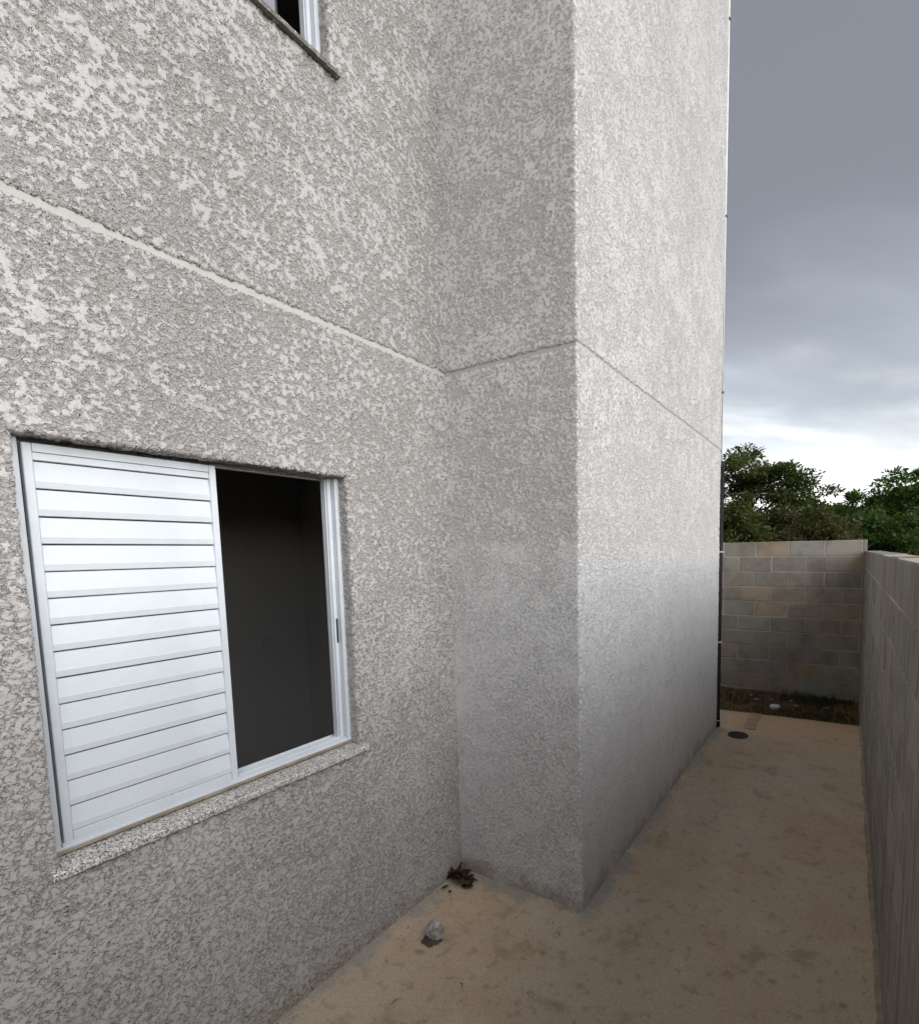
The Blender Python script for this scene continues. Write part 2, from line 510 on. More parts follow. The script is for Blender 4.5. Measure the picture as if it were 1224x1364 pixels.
def relief_wall(name, parent, to3d, ss, zz, depth, mat, back=-0.16):
    """front skin of a wall as a grid; depth(s,z) gives 0 for the face, a small negative for a groove, None for an opening"""
    verts, faces, key, groove = [], [], {}, []

    def v(i, j, d, tagk):
        k = (i, j, round(d, 5))
        if k not in key:
            key[k] = len(verts)
            verts.append(jitter(to3d(ss[i], zz[j], d)))
        return key[k]
    ns, nz = len(ss) - 1, len(zz) - 1
    D = [[depth((ss[i] + ss[i + 1]) / 2, (zz[j] + zz[j + 1]) / 2) for j in range(nz)] for i in range(ns)]
    for i in range(ns):
        for j in range(nz):
            d = D[i][j]
            if d is not None:
                if d < 0: groove.append(len(faces))
                faces.append((v(i, j, d, 'f'), v(i + 1, j, d, 'f'), v(i + 1, j + 1, d, 'f'), v(i, j + 1, d, 'f')))
            e = back if d is None else d
            if i + 1 < ns:
                d2 = D[i + 1][j]; e2 = back if d2 is None else d2
                if e2 != e:
                    steps = 4 if min(e, e2) == back else 1
                    for q in range(steps):
                        ea, eb = e + (e2 - e) * q / steps, e + (e2 - e) * (q + 1) / steps
                        faces.append((v(i + 1, j, ea, 's'), v(i + 1, j, eb, 's'), v(i + 1, j + 1, eb, 's'), v(i + 1, j + 1, ea, 's')))
            if j + 1 < nz:
                d2 = D[i][j + 1]; e2 = back if d2 is None else d2
                if e2 != e:
                    steps = 4 if min(e, e2) == back else 1
                    for q in range(steps):
                        ea, eb = e + (e2 - e) * q / steps, e + (e2 - e) * (q + 1) / steps
                        faces.append((v(i, j + 1, ea, 't'), v(i + 1, j + 1, ea, 't'), v(i + 1, j + 1, eb, 't'), v(i, j + 1, eb, 't')))
    o = link_mesh(name, verts, faces, mat, parent, smooth=True)
    o.data.materials.append(M['plain'])
    for k in groove:
        o.data.polygons[k].material_index = 1
    sub = o.modifiers.new('grain', 'SUBSURF')
    sub.subdivision_type = 'SIMPLE'; sub.levels = 2; sub.render_levels = 2
    return o


# ------------------------------------------------------------------ the setting: ground
def build_ground():
    # one sheet to the horizon, finer near the yard
    xs = sorted(set([-1500, -400, -120, -50, -25, -12] + [round(-6 + 0.12 * k, 3) for k in range(0, 59)] + [2, 5, 12, 25, 50, 120, 400, 1500]))
    ys = sorted(set([-1500, -400, -120, -50, -20, -8, 0, 4] + [round(5.6 + 0.1 * k, 3) for k in range(0, 26)] + [9, 12, 20, 40, 80, 150, 400, 1500]))
    verts, faces = [], []
    for y in ys:
        for x in xs:
            z = SOIL
            if -6 < x < 1.2 and 5.6 <= y <= 8.1:
                p = Vector((x * 2.1, y * 2.1, 0))
                z += 0.035 * noise.noise(p) + 0.02 * noise.noise(p * 3.7) + 0.05 * max(0.0, (y - 6.6)) / 1.1 * 0.6
            verts.append((x, y, z))
    nx = len(xs)
    for j in range(len(ys) - 1):
        for i in range(nx - 1):
            a = j * nx + i
            faces.append((a, a + 1, a + nx + 1, a + nx))
    return tag(link_mesh('ground', verts, faces, M['soil'], smooth=True), kind='structure')


build_ground()


def path_end(x):
    return 6.20 + 0.05 * (x + 1.2) + 0.012 * noise.noise(Vector((x * 6, 3, 0)))


def build_path():
    x0, x1 = -4.2, XR
    xs = [x0 + (x1 - x0) * i / 60 for i in range(61)]
    rows = 90
    verts, faces = [], []
    for i, x in enumerate(xs):
        e = path_end(x)
        for j in range(rows + 1):
            y = -4.0 + (e + 4.0) * j / rows
            z = 0.004 * noise.noise(Vector((x * 1.3, y * 1.3, 0))) + 0.0015 * noise.noise(Vector((x * 7, y * 7, 4)))
            if j == rows: z -= 0.006
            verts.append((x, y, z))
    n = rows + 1
    for i in range(60):
        for j in range(rows):
            faces.append((i * n + j, (i + 1) * n + j, (i + 1) * n + j + 1, i * n + j + 1))
    # broken end face going down into the soil
    b0 = len(verts)
    for i, x in enumerate(xs):
        verts.append((x, path_end(x) + 0.008 + 0.01 * noise.noise(Vector((x * 12, 9, 0))), -0.10))
        verts.append((x, path_end(x) - 0.01, -0.32))
    for i in range(60):
        t0, t1 = i * n + rows, (i + 1) * n + rows
        faces.append((t0, t1, b0 + 2 * (i + 1), b0 + 2 * i))
        faces.append((b0 + 2 * i, b0 + 2 * (i + 1), b0 + 2 * (i + 1) + 1, b0 + 2 * i + 1))
    return tag(link_mesh('path', verts, faces, M['path'], smooth=True), kind='structure')


path = build_path()


def smear_strip(name, pts, wmin, wmax, side, mat, lift=0.007, seed=0, hwall=0.012, parent=None):
    """thin cement film against the foot of a wall; pts: base line on the wall, side: unit vector away from the wall"""
    verts, faces = [], []
    sd = Vector((side[0], side[1], 0))
    L = len(pts)
    for k, (x, y) in enumerate(pts):
        wd = wmin + (wmax - wmin) * (0.5 + 0.5 * noise.noise(Vector((x * 3.1 + seed, y * 3.1, seed)))) + 0.25 * wmax * noise.noise(Vector((x * 17 + seed, y * 17, 2)))
        wd = max(0.012, wd)
        p = Vector((x, y, 0))
        verts.append(p - sd * 0.01 + Vector((0, 0, lift + hwall * (0.8 + 0.3 * noise.noise(Vector((x * 9, y * 9, seed)))))))
        verts.append(p + sd * wd * 0.3 + Vector((0, 0, lift + hwall * 0.25)))
        verts.append(p + sd * wd * 0.85 + Vector((0, 0, lift)))
        verts.append(p + sd * wd + Vector((0, 0, -0.004)))
    for k in range(L - 1):
        for q in range(3):
            faces.append((k * 4 + q, k * 4 + q + 1, (k + 1) * 4 + q + 1, (k + 1) * 4 + q))
    return link_mesh(name, verts, faces, mat, parent, smooth=True)


smear_strip('mortar_fillet', [(XR, 6.20 - k * 0.03) for k in range(250)], 0.012, 0.034, (-1, 0), M['fillet'], seed=13, hwall=0.022, lift=0.003, parent=path)


def build_trench_patch():
    verts, faces = [], []
    nn = 16
    for k in range(nn + 1):
        y = 5.62 + (path_end(-0.8) - 0.02 - 5.62) * k / nn
        for s in (-1, 1):
            x = -0.80 + s * (0.055 + 0.012 * noise.noise(Vector((y * 9, s * 3, 0)))) + 0.015 * math.sin(y * 4)
            verts.append((x, y, 0.0062))
    for k in range(nn):
        faces.append((2 * k, 2 * k + 1, 2 * k + 3, 2 * k + 2))
    link_mesh('trench_patch', verts, faces, M['patch'], path)


build_trench_patch()

# ------------------------------------------------------------------ the apartment building
bld = tag(empty('apartment_building', (0, 0, 0)), 'grey textured stucco apartment building with white shuttered window and projecting bay', 'building')

# window openings in the window wall: y0, y1, z0, z1
W1 = (0.509, 1.601, 0.965, 2.197)
W2 = (0.545, 1.628, 3.832, 5.06)
GW = 0.0175


def depth_a(y, z):
    for (a, b, c, d) in (W1, W2):
        if a < y < b and c < z < d:
            return None
    if abs(z - ZG) < GW: return -0.0006
    return 0.0


def depth_g(y, z):
    return -0.0006 if abs(z - ZG) < GW else 0.0


STEP = 0.020
zz = grid_lines(-0.2, 0.0, 0.1, [])[:-1] + grid_lines(0.0, 5.2, STEP, [W1[2], W1[3], W2[2], W2[3], ZG - GW, ZG + GW]) + grid_lines(5.2, ZTOP, 0.25, [])[1:]
ss = grid_lines(-4.0, 0.1, 0.2, [])[:-1] + grid_lines(0.1, YB, STEP, [W1[0], W1[1], W2[0], W2[1]])
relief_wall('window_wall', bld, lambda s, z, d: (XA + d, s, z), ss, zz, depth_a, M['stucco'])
LB = XC - XA


def bay_point(s, z, d):
    if s < LB - 1e-4: return (XA + s, YB - d, z)
    if s < LB + 1e-4: return (XC + d, YB - d, z)
    return (XC + d, YB + s - LB, z)


zz2 = grid_lines(-0.2, 0.0, 0.1, [])[:-1] + grid_lines(0.0, 5.4, 0.026, [ZG - GW, ZG + GW]) + grid_lines(5.4, ZTOP, 0.06, [])[1:]
ss2 = grid_lines(0.0, LB, 0.024, [])[:-1] + grid_lines(LB, LB + YE - YB, 0.034, [])
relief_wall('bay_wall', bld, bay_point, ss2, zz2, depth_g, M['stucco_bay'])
link_mesh('far_wall', [(XC, YE, -0.3), (-9, YE, -0.3), (-9, YE, ZTOP), (XC, YE, ZTOP)], [(0, 1, 2, 3)], M['stucco'], bld)
link_mesh('rear_wall', [(-9, YE, -0.3), (-9, -4, -0.3), (-9, -4, ZTOP), (-9, YE, ZTOP)], [(0, 1, 2, 3)], M['stucco'], bld)
link_mesh('front_wall', [(-9, -4, -0.3), (XA, -4, -0.3), (XA, -4, ZTOP), (-9, -4, ZTOP)], [(0, 1, 2, 3)], M['stucco'], bld)
link_mesh('roof', [(-9.1, -4.1, ZTOP + .004), (XA + .08, -4.1, ZTOP + .004), (XA + .08, YB - .08, ZTOP + .004), (XC + .08, YB - .08, ZTOP + .004), (XC + .08, YE + .1, ZTOP + .004), (-9.1, YE + .1, ZTOP + .004)] +
          [(-9.1, -4.1, ZTOP + .16), (XA + .08, -4.1, ZTOP + .16), (XA + .08, YB - .08, ZTOP + .16), (XC + .08, YB - .08, ZTOP + .16), (XC + .08, YE + .1, ZTOP + .16), (-9.1, YE + .1, ZTOP + .16)],
          [(5, 4, 3, 2, 1, 0), (6, 7, 8, 9, 10, 11)] + [(k, (k + 1) % 6, 6 + (k + 1) % 6, 6 + k) for k in range(6)], M['roofm'], bld)


def build_room(z0, z1, name):
    x0, x1, y0, y1 = -4.62, XA - 0.16, -1.2, 3.3
    v = [(x0, y0, z0), (x1, y0, z0), (x1, y1, z0), (x0, y1, z0), (x0, y0, z1), (x1, y0, z1), (x1, y1, z1), (x0, y1, z1)]
    f = [(0, 1, 2, 3), (7, 6, 5, 4), (0, 4, 5, 1), (2, 6, 7, 3), (3, 7, 4, 0)]
    return link_mesh(name, v, f, M['room'], bld)


room = build_room(-0.12, 2.72, 'room')
build_room(2.9, 5.6, 'room')
# electrical outlet on the far wall of the lower room
op = link_bm('outlet_plate', box_bm(-4.619, -4.607, 2.832, 2.912, 1.0, 1.118, 0.004), M['plate'], room)
bm = box_bm(-4.6075, -4.604, 2.852, 2.892, 1.035, 1.083, 0.002)
link_bm('outlet_socket', bm, M['plate'], room)


# ---- windows
def extrude_profile_y(pts, y0, y1):
    """closed profile of (x, z) points swept along y"""
    bm = bmesh.new()
    a = [bm.verts.new((x, y0, z)) for x, z in pts]
    b = [bm.verts.new((x, y1, z)) for x, z in pts]
    n = len(pts)
    for k in range(n):
        bm.faces.new((a[k], a[(k + 1) % n], b[(k + 1) % n], b[k]))
    bm.faces.new(a[::-1]); bm.faces.new(b)
    return bm


def build_sill(win, y0, y1, ztop_front, ztop_back, thick, over, xback, seed):
    z_low = ztop_front < 2
    bm = bmesh.new()
    n = 60
    rings = []
    for k in range(n + 1):
        y = y0 + (y1 - y0) * k / n
        c = 0.0025 * noise.noise(Vector((y * 40, seed, 0))) + 0.0015 * noise.noise(Vector((y * 110, seed, 3)))
        e = 0.0015 * noise.noise(Vector((y * 60, seed, 8)))
        ring = [(xback, ztop_back), (XA + over - 0.004 + c, ztop_front + e), (XA + over + c * 0.5, ztop_front - 0.004 + e), (XA + over + c, ztop_front - thick), (xback, ztop_front - thick)]
        rings.append([bm.verts.new((x, y, z)) for x, z in ring])
    for a, b in zip(rings, rings[1:]):
        for q in range(5):
            bm.faces.new((a[q], a[(q + 1) % 5], b[(q + 1) % 5], b[q]))
    bm.faces.new(rings[0][::-1]); bm.faces.new(rings[-1])
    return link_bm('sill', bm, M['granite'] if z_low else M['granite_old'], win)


def build_window(y0, y1, z0, z1, name, shutter, glass_leaf=None):
    win = empty(name)
    win.parent = bld
    d = XA - 0.052                      # face of the frame
    b = XA - 0.135
    W = M['white']
    zt = z1 - 0.004
    ft = 0.021
    # jambs with a slim outer lip
    link_bm('jamb', box_bm(b, d, y0 + 0.004, y0 + ft + 0.012, z0 + 0.002, zt, 0.0025), W, win)
    link_bm('jamb', box_bm(b, d, y1 - ft - 0.004, y1 - 0.003, z0 + 0.002, zt, 0.0025), W, win)
    link_bm('jamb_lip', box_bm(b + 0.02, d - 0.024, y1 - ft - 0.024, y1 - ft - 0.0045, z0 + 0.004, zt - 0.002, 0.003), W, win)
    link_bm('jamb_lip', box_bm(b + 0.02, d - 0.034, y1 - ft - 0.030, y1 - ft - 0.0245, z0 + 0.004, zt - 0.002, 0.001), W, win)
    # head with two tracks hanging down
    bm = box_bm(b, d - 0.044, y0 + 0.004, y1 - 0.003, zt - 0.004, zt - 0.001, 0.001)
    for xx in (d - 0.062, d - 0.078):
        box_bm(xx - 0.003, xx, y0 + 0.035, y1 - 0.034, zt - 0.012, zt - 0.0035, 0, bm)
    link_bm('head_track', bm, W, win)
    # sill track: stepped with ribs
    zb = z0 + 0.030
    bm = box_bm(b, d + 0.004, y0 + 0.004, y1 - 0.003, zb, zb + 0.012, 0.0015)
    for xx in (d + 0.001, d - 0.030, d - 0.048, d - 0.078):
        box_bm(xx - 0.0025, xx, y0 + 0.036, y1 - 0.036, zb + 0.011, zb + 0.024, 0, bm)
    link_bm('sill_track', bm, W, win)
    link_bm('sealant', box_bm(d + 0.0045, d + 0.010, y0 + 0.004, y1 - 0.003, zb - 0.006, zb + 0.006, 0.002), M['fillet'], win)
    # lock keeper on the jamb
    link_bm('lock_slot', box_bm(d - 0.0235, d - 0.022, y1 - ft - 0.016, y1 - ft - 0.008, z0 + 0.49, z0 + 0.60, 0.0005), M['black'], win)
    build_sill(win, y0 - 0.015, y1 + 0.022, z0 + 0.008, zb + 0.001, 0.021, 0.032, b - 0.03, y0)
    # louvred shutter leaf on the outer track
    la, lb = y0 + 0.042, y0 + 0.560
    fx, bx = d - 0.006, d - 0.030
    st = 0.022
    lz0, lz1 = zb + 0.020, zt - 0.016
    link_bm('stile', box_bm(bx, fx, la, la + st, lz0, lz1, 0.002), W, win)
    link_bm('stile', box_bm(bx, fx + 0.002, lb - st, lb, lz0, lz1, 0.002), W, win)
    ztop = z0 + 1.163
    link_bm('rail', box_bm(bx, fx - 0.001, la + st + .0005, lb - st - .0005, ztop + 0.025, lz1, 0.001), W, win)
    pitch = 0.0778
    proto = None
    ya, yb2 = la + st - 0.002, lb - st + 0.002
    for k in range(14):
        zl = ztop - pitch * (k + 1)
        if proto is None:
            pts = [(bx + 0.004, pitch - 0.001), (fx - 0.0105, pitch - 0.001), (fx - 0.0040, 0.0255), (fx - 0.0034, 0.0225), (fx - 0.0050, 0.0045), (fx - 0.0075, 0.0030), (bx + 0.004, 0.0030)]
            bmm = extrude_profile_y(pts, ya, yb2)
            s = link_bm('slat', bmm, W, win)
            proto = s
        else:
            s = proto.copy(); col.objects.link(s); s.parent = win
        s.location = (rng.uniform(-.0004, .0004), 0, zl + rng.uniform(-.0005, .0005))
        s.rotation_euler = (rng.uniform(-.0008, .0008), 0, 0)
    pts = [(bx + 0.004, ztop + 0.024), (fx - 0.006, ztop + 0.024), (fx - 0.003, ztop + 0.004), (fx - 0.007, ztop + 0.002), (bx + 0.004, ztop + 0.002)]
    link_bm('slat', extrude_profile_y(pts, ya, yb2), W, win)
    link_bm('rail', box_bm(bx, fx - 0.001, la + st + .0005, lb - st - .0005, lz0, ztop - 14 * pitch + 0.002, 0.001), W, win)
    if glass_leaf:
        ga, gb = glass_leaf
        xg = d - 0.060
        link_bm('pane', box_bm(xg - 0.002, xg + 0.002, ga, gb, zb + 0.03, zt - 0.02), M['glass'], win)
        link_bm('pane_stile', box_bm(xg - 0.012, xg + 0.004, gb + 0.0005, gb + 0.010, zb + 0.026, zt - 0.015, 0.002), M['gasket'], win)
    return win


build_window(*W1, 'window', True)
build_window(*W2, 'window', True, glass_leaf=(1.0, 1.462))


# ---- downpipe on the far corner: black guard below, white pipe above, with clamps
def tube_bm(p0, p1, r, seg=16):
    return lathe_bm([(r, 0), (r, p1 - p0)], seg, z0=p0)


dp = empty('downpipe', (XC - 0.004, YE + 0.040, 0)); dp.parent = bld
o = link_bm('guard_pipe', lathe_bm([(0.036, 0.01), (0.040, 0.012), (0.040, 0.09), (0.037, 0.095), (0.037, 2.66), (0.039, 2.665), (0.039, 2.71), (0.020, 2.72)], 20), M['black'], dp, True)
o = link_bm('upper_pipe', lathe_bm([(0.015, 2.715), (0.015, ZTOP - 0.05)], 14), M['pvc'], dp, True)
for zc_ in (0.075, 0.90, 1.82):
    link_bm('clamp', lathe_bm([(0.0375, zc_ - 0.007), (0.0445, zc_ - 0.006), (0.0445, zc_ + 0.006), (0.0375, zc_ + 0.007)], 20), M['clip'], dp)
for zc_ in (3.38, 5.0, 6.70):
    link_bm('clamp', lathe_bm([(0.0155, zc_ - 0.009), (0.022, zc_ - 0.008), (0.022, zc_ + 0.008), (0.0155, zc_ + 0.009)], 16), M['iron'], dp)


# ------------------------------------------------------------------ block walls
def block_mesh(lx, ly, lz, mat, seed, cham=0.004):
    bm = box_bm(-lx / 2, lx / 2, -ly / 2, ly / 2, -lz / 2, lz / 2, cham)
    rr = random.Random(seed)
    for v in bm.verts:
        v.co += Vector((rr.uniform(-1, 1), rr.uniform(-1, 1), rr.uniform(-1, 1))) * 0.0014
    bmesh.ops.recalc_face_normals(bm, faces=bm.faces[:])
    me = bpy.data.meshes.new('block')
    bm.to_mesh(me); bm.free()
    me.materials.append(mat)
    return me


def put(me, name, loc, parent, rot=(0, 0, 0), scl=(1, 1, 1)):
    o = bpy.data.objects.new(name, me)
    o.location = loc; o.rotation_euler = rot; o.scale = scl
    col.objects.link(o)
    o.parent = parent
    return o


TH = 0.14
# right-hand boundary wall, running along the path
bw = tag(empty('boundary_wall', (0, 0, 0)), 'long low concrete block wall with washed grey face along the path', 'wall')
LM, HM = 0.40, 0.20
y_start, y_end = -1.8, YW
full = [block_mesh(TH, LM - 0.008, HM - 0.008, M['blockr'], k, 0.006) for k in range(4)]
half = [block_mesh(TH, LM / 2 - 0.008, HM - 0.008, M['blockr'], 20 + k, 0.006) for k in range(2)]
for r_ in range(10):
    zc0 = -0.1 + r_ * HM
    yy = y_start
    off = r_ % 2
    first = True
    while yy < y_end - 0.02:
        L = LM / 2 if (first and off) else LM
        first = False
        if yy + L > y_end: L = y_end - yy
        me = rng.choice(full if L > 0.3 else half)
        base_l = LM - 0.008 if L > 0.3 else LM / 2 - 0.008
        top = 0.004 * rng.uniform(-1, 1) if r_ == 9 else 0
        put(me, 'block', (XR + TH / 2 + rng.uniform(-.0012, .0012), yy + L / 2, zc0 + top), bw, (0, 0, rng.uniform(-.003, .003)), (1, max(0.12, (L - 0.008) / base_l), 1))
        yy += L
bmc = box_bm(XR + 0.0055, XR + TH - 0.004, y_start, y_end - 0.002, -0.32, 1.796, 0)
link_bm('mortar', bmc, M['mortar'], bw)

# wall across the end of the yard
kw = tag(empty('back_wall', (0, 0, 0)), 'taller unplastered concrete block wall closing the end of the path', 'wall')
LK, HK = 0.412, 0.2025
ZK = 1.938
fullk = [block_mesh(LK - 0.011, TH, HK - 0.011, M['block'], 40 + k) for k in range(5)]
halfk = [block_mesh(LK / 2 - 0.011, TH, HK - 0.011, M['block'], 60 + k) for k in range(2)]
XK1 = XR + 0.028
for r_ in range(11):
    zc0 = ZK - HK / 2 - r_ * HK
    off = -0.245 if r_ % 2 == 0 else -0.041
    xr_ = XK1
    # first piece from the joint to the wall's end
    x = off + LK * math.ceil((-5.5 - off) / LK)
    while x < XK1 - 0.03:
        L = min(LK, XK1 - x)
        me = rng.choice(fullk if L > 0.25 else halfk)
        bl = (LK if L > 0.25 else LK / 2) - 0.011
        put(me, 'block', (x + L / 2, YW + TH / 2 + rng.uniform(-.003, .003), zc0 + (rng.uniform(-.002, .003) if r_ == 0 else 0)), kw,
            (rng.uniform(-.004, .004), rng.uniform(-.003, .003), rng.uniform(-.004, .004)), ((L - 0.011) / bl, 1, 1))
        x += L
link_bm('mortar', box_bm(-5.3, XK1 - 0.004, YW + 0.004, YW + TH - 0.004, -0.34, ZK - 0.006, 0), M['mortar'], kw)


# ------------------------------------------------------------------ small things on the ground
def build_manhole(x, y):
    t = tag(empty('drain_cover', (x, y, 0.0)), 'round dark drain cover set in the path below the downpipe', 'drain cover')
    link_bm('rim', lathe_bm([(0.095, 0.002), (0.095, 0.010), (0.083, 0.011), (0.082, 0.004)], 32), M['iron'], t)
    bm = lathe_bm([(0.081, 0.003), (0.081, 0.0075), (0.078, 0.0085)], 32)
    link_bm('lid', bm, M['iron'], t)
    for k in range(-2, 3):
        hw = math.sqrt(0.066 ** 2 - (k * 0.024) ** 2)
        link_bm('bar', box_bm(-hw, hw, k * 0.024 - 0.005, k * 0.024 + 0.005, 0.0086, 0.0115, 0.001), M['iron'], t)
    return t


build_manhole(-0.869, 5.37)

c = tag(empty('pipe_cap', (-0.70, 6.95, SOIL)), 'small white plastic pipe cap sticking out of the soil', 'pipe cap')
link_bm('pipe', lathe_bm([(0.05, -0.05), (0.05, 0.045)], 24), M['pvc'], c, False)
link_bm('cap', lathe_bm([(0.058, 0.030), (0.060, 0.034), (0.060, 0.056), (0.054, 0.064), (0.02, 0.067)], 24), M['pvc'], c, False)


def rock(name, loc, size, seed, mat, sub=3):
    bm = bmesh.new()
    bmesh.ops.create_icosphere(bm, subdivisions=sub, radius=1.0)
    off = Vector((seed * 3.7, seed * 1.3, 0))
    for v in bm.verts:
        p = v.co.copy()
        # facets: clamp against a few random planes
        rr = random.Random(seed)
        for k in range(9):
            nrm = Vector((rr.uniform(-1, 1), rr.uniform(-1, 1), rr.uniform(-1, 1))).normalized()
            dd = p.dot(nrm) - rr.uniform(0.55, 0.85)
            if dd > 0: p -= nrm * dd
        p *= 1 + 0.06 * noise.noise(p * 4 + off)
        v.co = Vector((p.x * size[0], p.y * size[1], p.z * size[2]))
    zmin = min(v.co.z for v in bm.verts)
    for v in bm.verts: v.co.z -= zmin + size[2] * 0.12
    o = link_bm(name, bm, mat)
    o.location = loc
    return o


st = rock('stone', (-1.645, 1.775, 0.0), (0.046, 0.054, 0.048), 4, M['stone'], 4)
st.rotation_euler = (0, 0, 0.9)
tag(st, 'broken lump of pale grey concrete lying on the path', 'stone')
# damp dirt scraped round the stone
verts = [(0, 0, 0.009)]
for k in range(28):
    a = 2 * math.pi * k / 28
    r0 = 0.046 + 0.024 * noise.noise(Vector((math.cos(a) * 2, math.sin(a) * 2, 3)))
    verts.append((r0 * math.cos(a), r0 * math.sin(a), 0.0035))
dirt = link_mesh('dirt_crumbs', verts, [(0, 1 + k, 1 + (k + 1) % 28) for k in range(28)], M['dirt'], None, True)
dirt.location = (-1.650, 1.758, 0.001)
tag(dirt, 'dark damp dirt crumbs round the foot of the grey lump', 'dirt', kind='stuff')


def leaf_card(L, Wd, curl, seed):
    rr = random.Random(seed)
    bm = bmesh.new()
    n = 6
    rows = []
    for k in range(n + 1):
        u = k / n
        wv = Wd * math.sin(math.pi * min(1, u * 0.93 + 0.05)) ** 0.8
        x = L * (u - 0.5)
        z = curl * (4 * (u - 0.5) ** 2) * L
        rows.append([bm.verts.new((x, s * wv / 2, z + abs(s) * curl * Wd * 0.9 + rr.uniform(-.002, .002))) for s in (-1, 0, 1)])
    for a, b in zip(rows, rows[1:]):
        for q in range(2):
            bm.faces.new((a[q], a[q + 1], b[q + 1], b[q]))
    bmesh.ops.solidify(bm, geom=bm.faces[:], thickness=0.0012)
    me = bpy.data.meshes.new('leaf'); bm.to_mesh(me); bm.free()
    me.materials.append(M['dry'])
    return me


lp = tag(empty('leaf_pile', (-1.825, 2.185, 0.0)), 'small pile of dark dry leaves swept into the wall corner', 'leaf pile')
lms = [leaf_card(0.075, 0.034, c_, k) for k, c_ in enumerate((0.10, 0.22, 0.05, 0.3))]
rl = random.Random(3)
for k in range(42):
    a, rr_ = rl.uniform(0, 2 * math.pi), abs(rl.gauss(0, 0.046))
    o = put(rl.choice(lms), 'leaf', (rr_ * math.cos(a), rr_ * math.sin(a) * 0.9, 0.016 + max(0, 0.055 - rr_ * 0.8) * rl.random()), lp,
            (rl.uniform(-.5, .5), rl.uniform(-.5, .5), rl.uniform(0, 6.3)), (rl.uniform(.5, 1.05),) * 3)
for (x, y, a, s) in ((0.085, -0.035, 0.4, 1.0), (0.07, 0.0, 2.0, .8), (-0.02, -0.10, 1.0, .6), (0.03, -0.12, 2.6, .45)):
    put(lms[2], 'leaf', (x, y, 0.014), lp, (rl.uniform(-.15, .15), rl.uniform(-.15, .15), a), (s,) * 3)


def twig(loc, ang, L, r, bend, label):
    bm = bmesh.new()
    n = 7
    rings = []
    for k in range(n + 1):
        u = k / n
        c0 = Vector((L * (u - 0.5), bend * math.sin(u * 3.3), r + 0.004 + 0.002 * math.sin(u * 5)))
        rad = r * (1 - 0.55 * u)
        rings.append([bm.verts.new(c0 + Vector((0, rad * math.cos(q * 2 * math.pi / 5), rad * math.sin(q * 2 * math.pi / 5)))) for q in range(5)])
    for a, b in zip(rings, rings[1:]):
        for q in range(5):
            bm.faces.new((a[q], a[(q + 1) % 5], b[(q + 1) % 5], b[q]))
    bm.faces.new(rings[0][::-1]); bm.faces.new(rings[-1])
    o = link_bm('twig', bm, M['bark'], None, True)
    o.location = loc; o.rotation_euler = (0, 0, ang)
    return tag(o, label, 'twig')


twig((-1.542, 1.416, 0), 1.3, 0.045, 0.0016, 0.004, 'thin straight dark twig on the path near the window wall')
twig((-1.356, 1.609, 0), -0.6, 0.030, 0.0022, 0.006, 'short bent dark twig on the path in front of the stone')
pc = rock('cement_chip', (-1.079, 1.722, 0), (0.022, 0.014, 0.006), 11, M['stone'], 2); tag(pc, 'flat pale cement chip lying alone on the brown path', 'chip')

# rubble bits on the soil
spots = [(-0.78, 7.30), (-0.55, 7.34), (-0.95, 7.22), (-0.30, 7.38), (-0.48, 7.12), (-1.05, 7.40), (-0.15, 7.2), (-0.62, 7.48)]
for k, (x, y) in enumerate(spots):
    o = rock('pebble', (x, y, SOIL + 0.03), (0.02 + 0.008 * (k % 3), 0.018, 0.014), 20 + k, M['stone'], 2)
    tag(o, 'small pale rubble pebble on the red soil below the back wall', 'pebble', 'pebbles on the soil strip')


# grass and weeds on the soil strip
def build_grass():
    r_ = np.random.RandomState(5)
    cl = []
    for (cx, cyy, sx, sy, n, h) in ((-0.30, 6.85, 0.30, 0.20, 800, 0.06), (-0.05, 7.0, 0.16, 0.25, 300, 0.07), (-1.32, 7.1, 0.22, 0.3, 600, 0.09), (-0.55, 6.62, 0.25, 0.12, 200, 0.05),
                                   (-0.42, 7.45, 0.16, 0.10, 500, 0.16), (-0.05, 7.5, 0.14, 0.10, 300, 0.12), (-1.0, 6.7, 0.3, 0.2, 350, 0.045), (-2.2, 6.9, 0.7, 0.4, 1200, 0.09)):
        x = r_.normal(cx, sx, n); y = r_.normal(cyy, sy, n)
        ok = (y > 6.36) & (y < YW - 0.04) & (x < XR - 0.03)
        x, y = x[ok], y[ok]
        cl.append(np.stack([x, y, 0.62 * h * r_.uniform(0.4, 1.2, len(x))], 1))
    P = np.concatenate(cl)
    n = len(P)
    a = r_.uniform(0, 2 * np.pi, n); lean = r_.uniform(0.1, 0.9, n) * P[:, 2]; b = r_.uniform(0, 2 * np.pi, n)
    wd = r_.uniform(0.003, 0.007, n)
    base = np.stack([P[:, 0], P[:, 1], np.full(n, SOIL - 0.005)], 1)
    base[:, 2] += 0.03 * np.clip(P[:, 1] - 6.6, 0, 1.1)
    sd = np.stack([np.cos(a) * wd, np.sin(a) * wd, np.zeros(n)], 1)
    tip = base + np.stack([np.cos(b) * lean, np.sin(b) * lean, P[:, 2]], 1)
    mid = base + np.stack([np.cos(b) * lean * 0.3, np.sin(b) * lean * 0.3, P[:, 2] * 0.6], 1)
    V = np.stack([base - sd, base + sd, mid + sd * .7, mid - sd * .7, tip], 1).reshape(-1, 3)
    F = []
    for k in range(n):
        q = k * 5
        F.append((q, q + 1, q + 2, q + 3)); F.append((q + 3, q + 2, q + 4))
    o = link_mesh('grass', V, F, M['grass'])
    tag(o, 'low dark grass and weeds on the soil strip before the back wall', 'grass', kind='stuff')


build_grass()


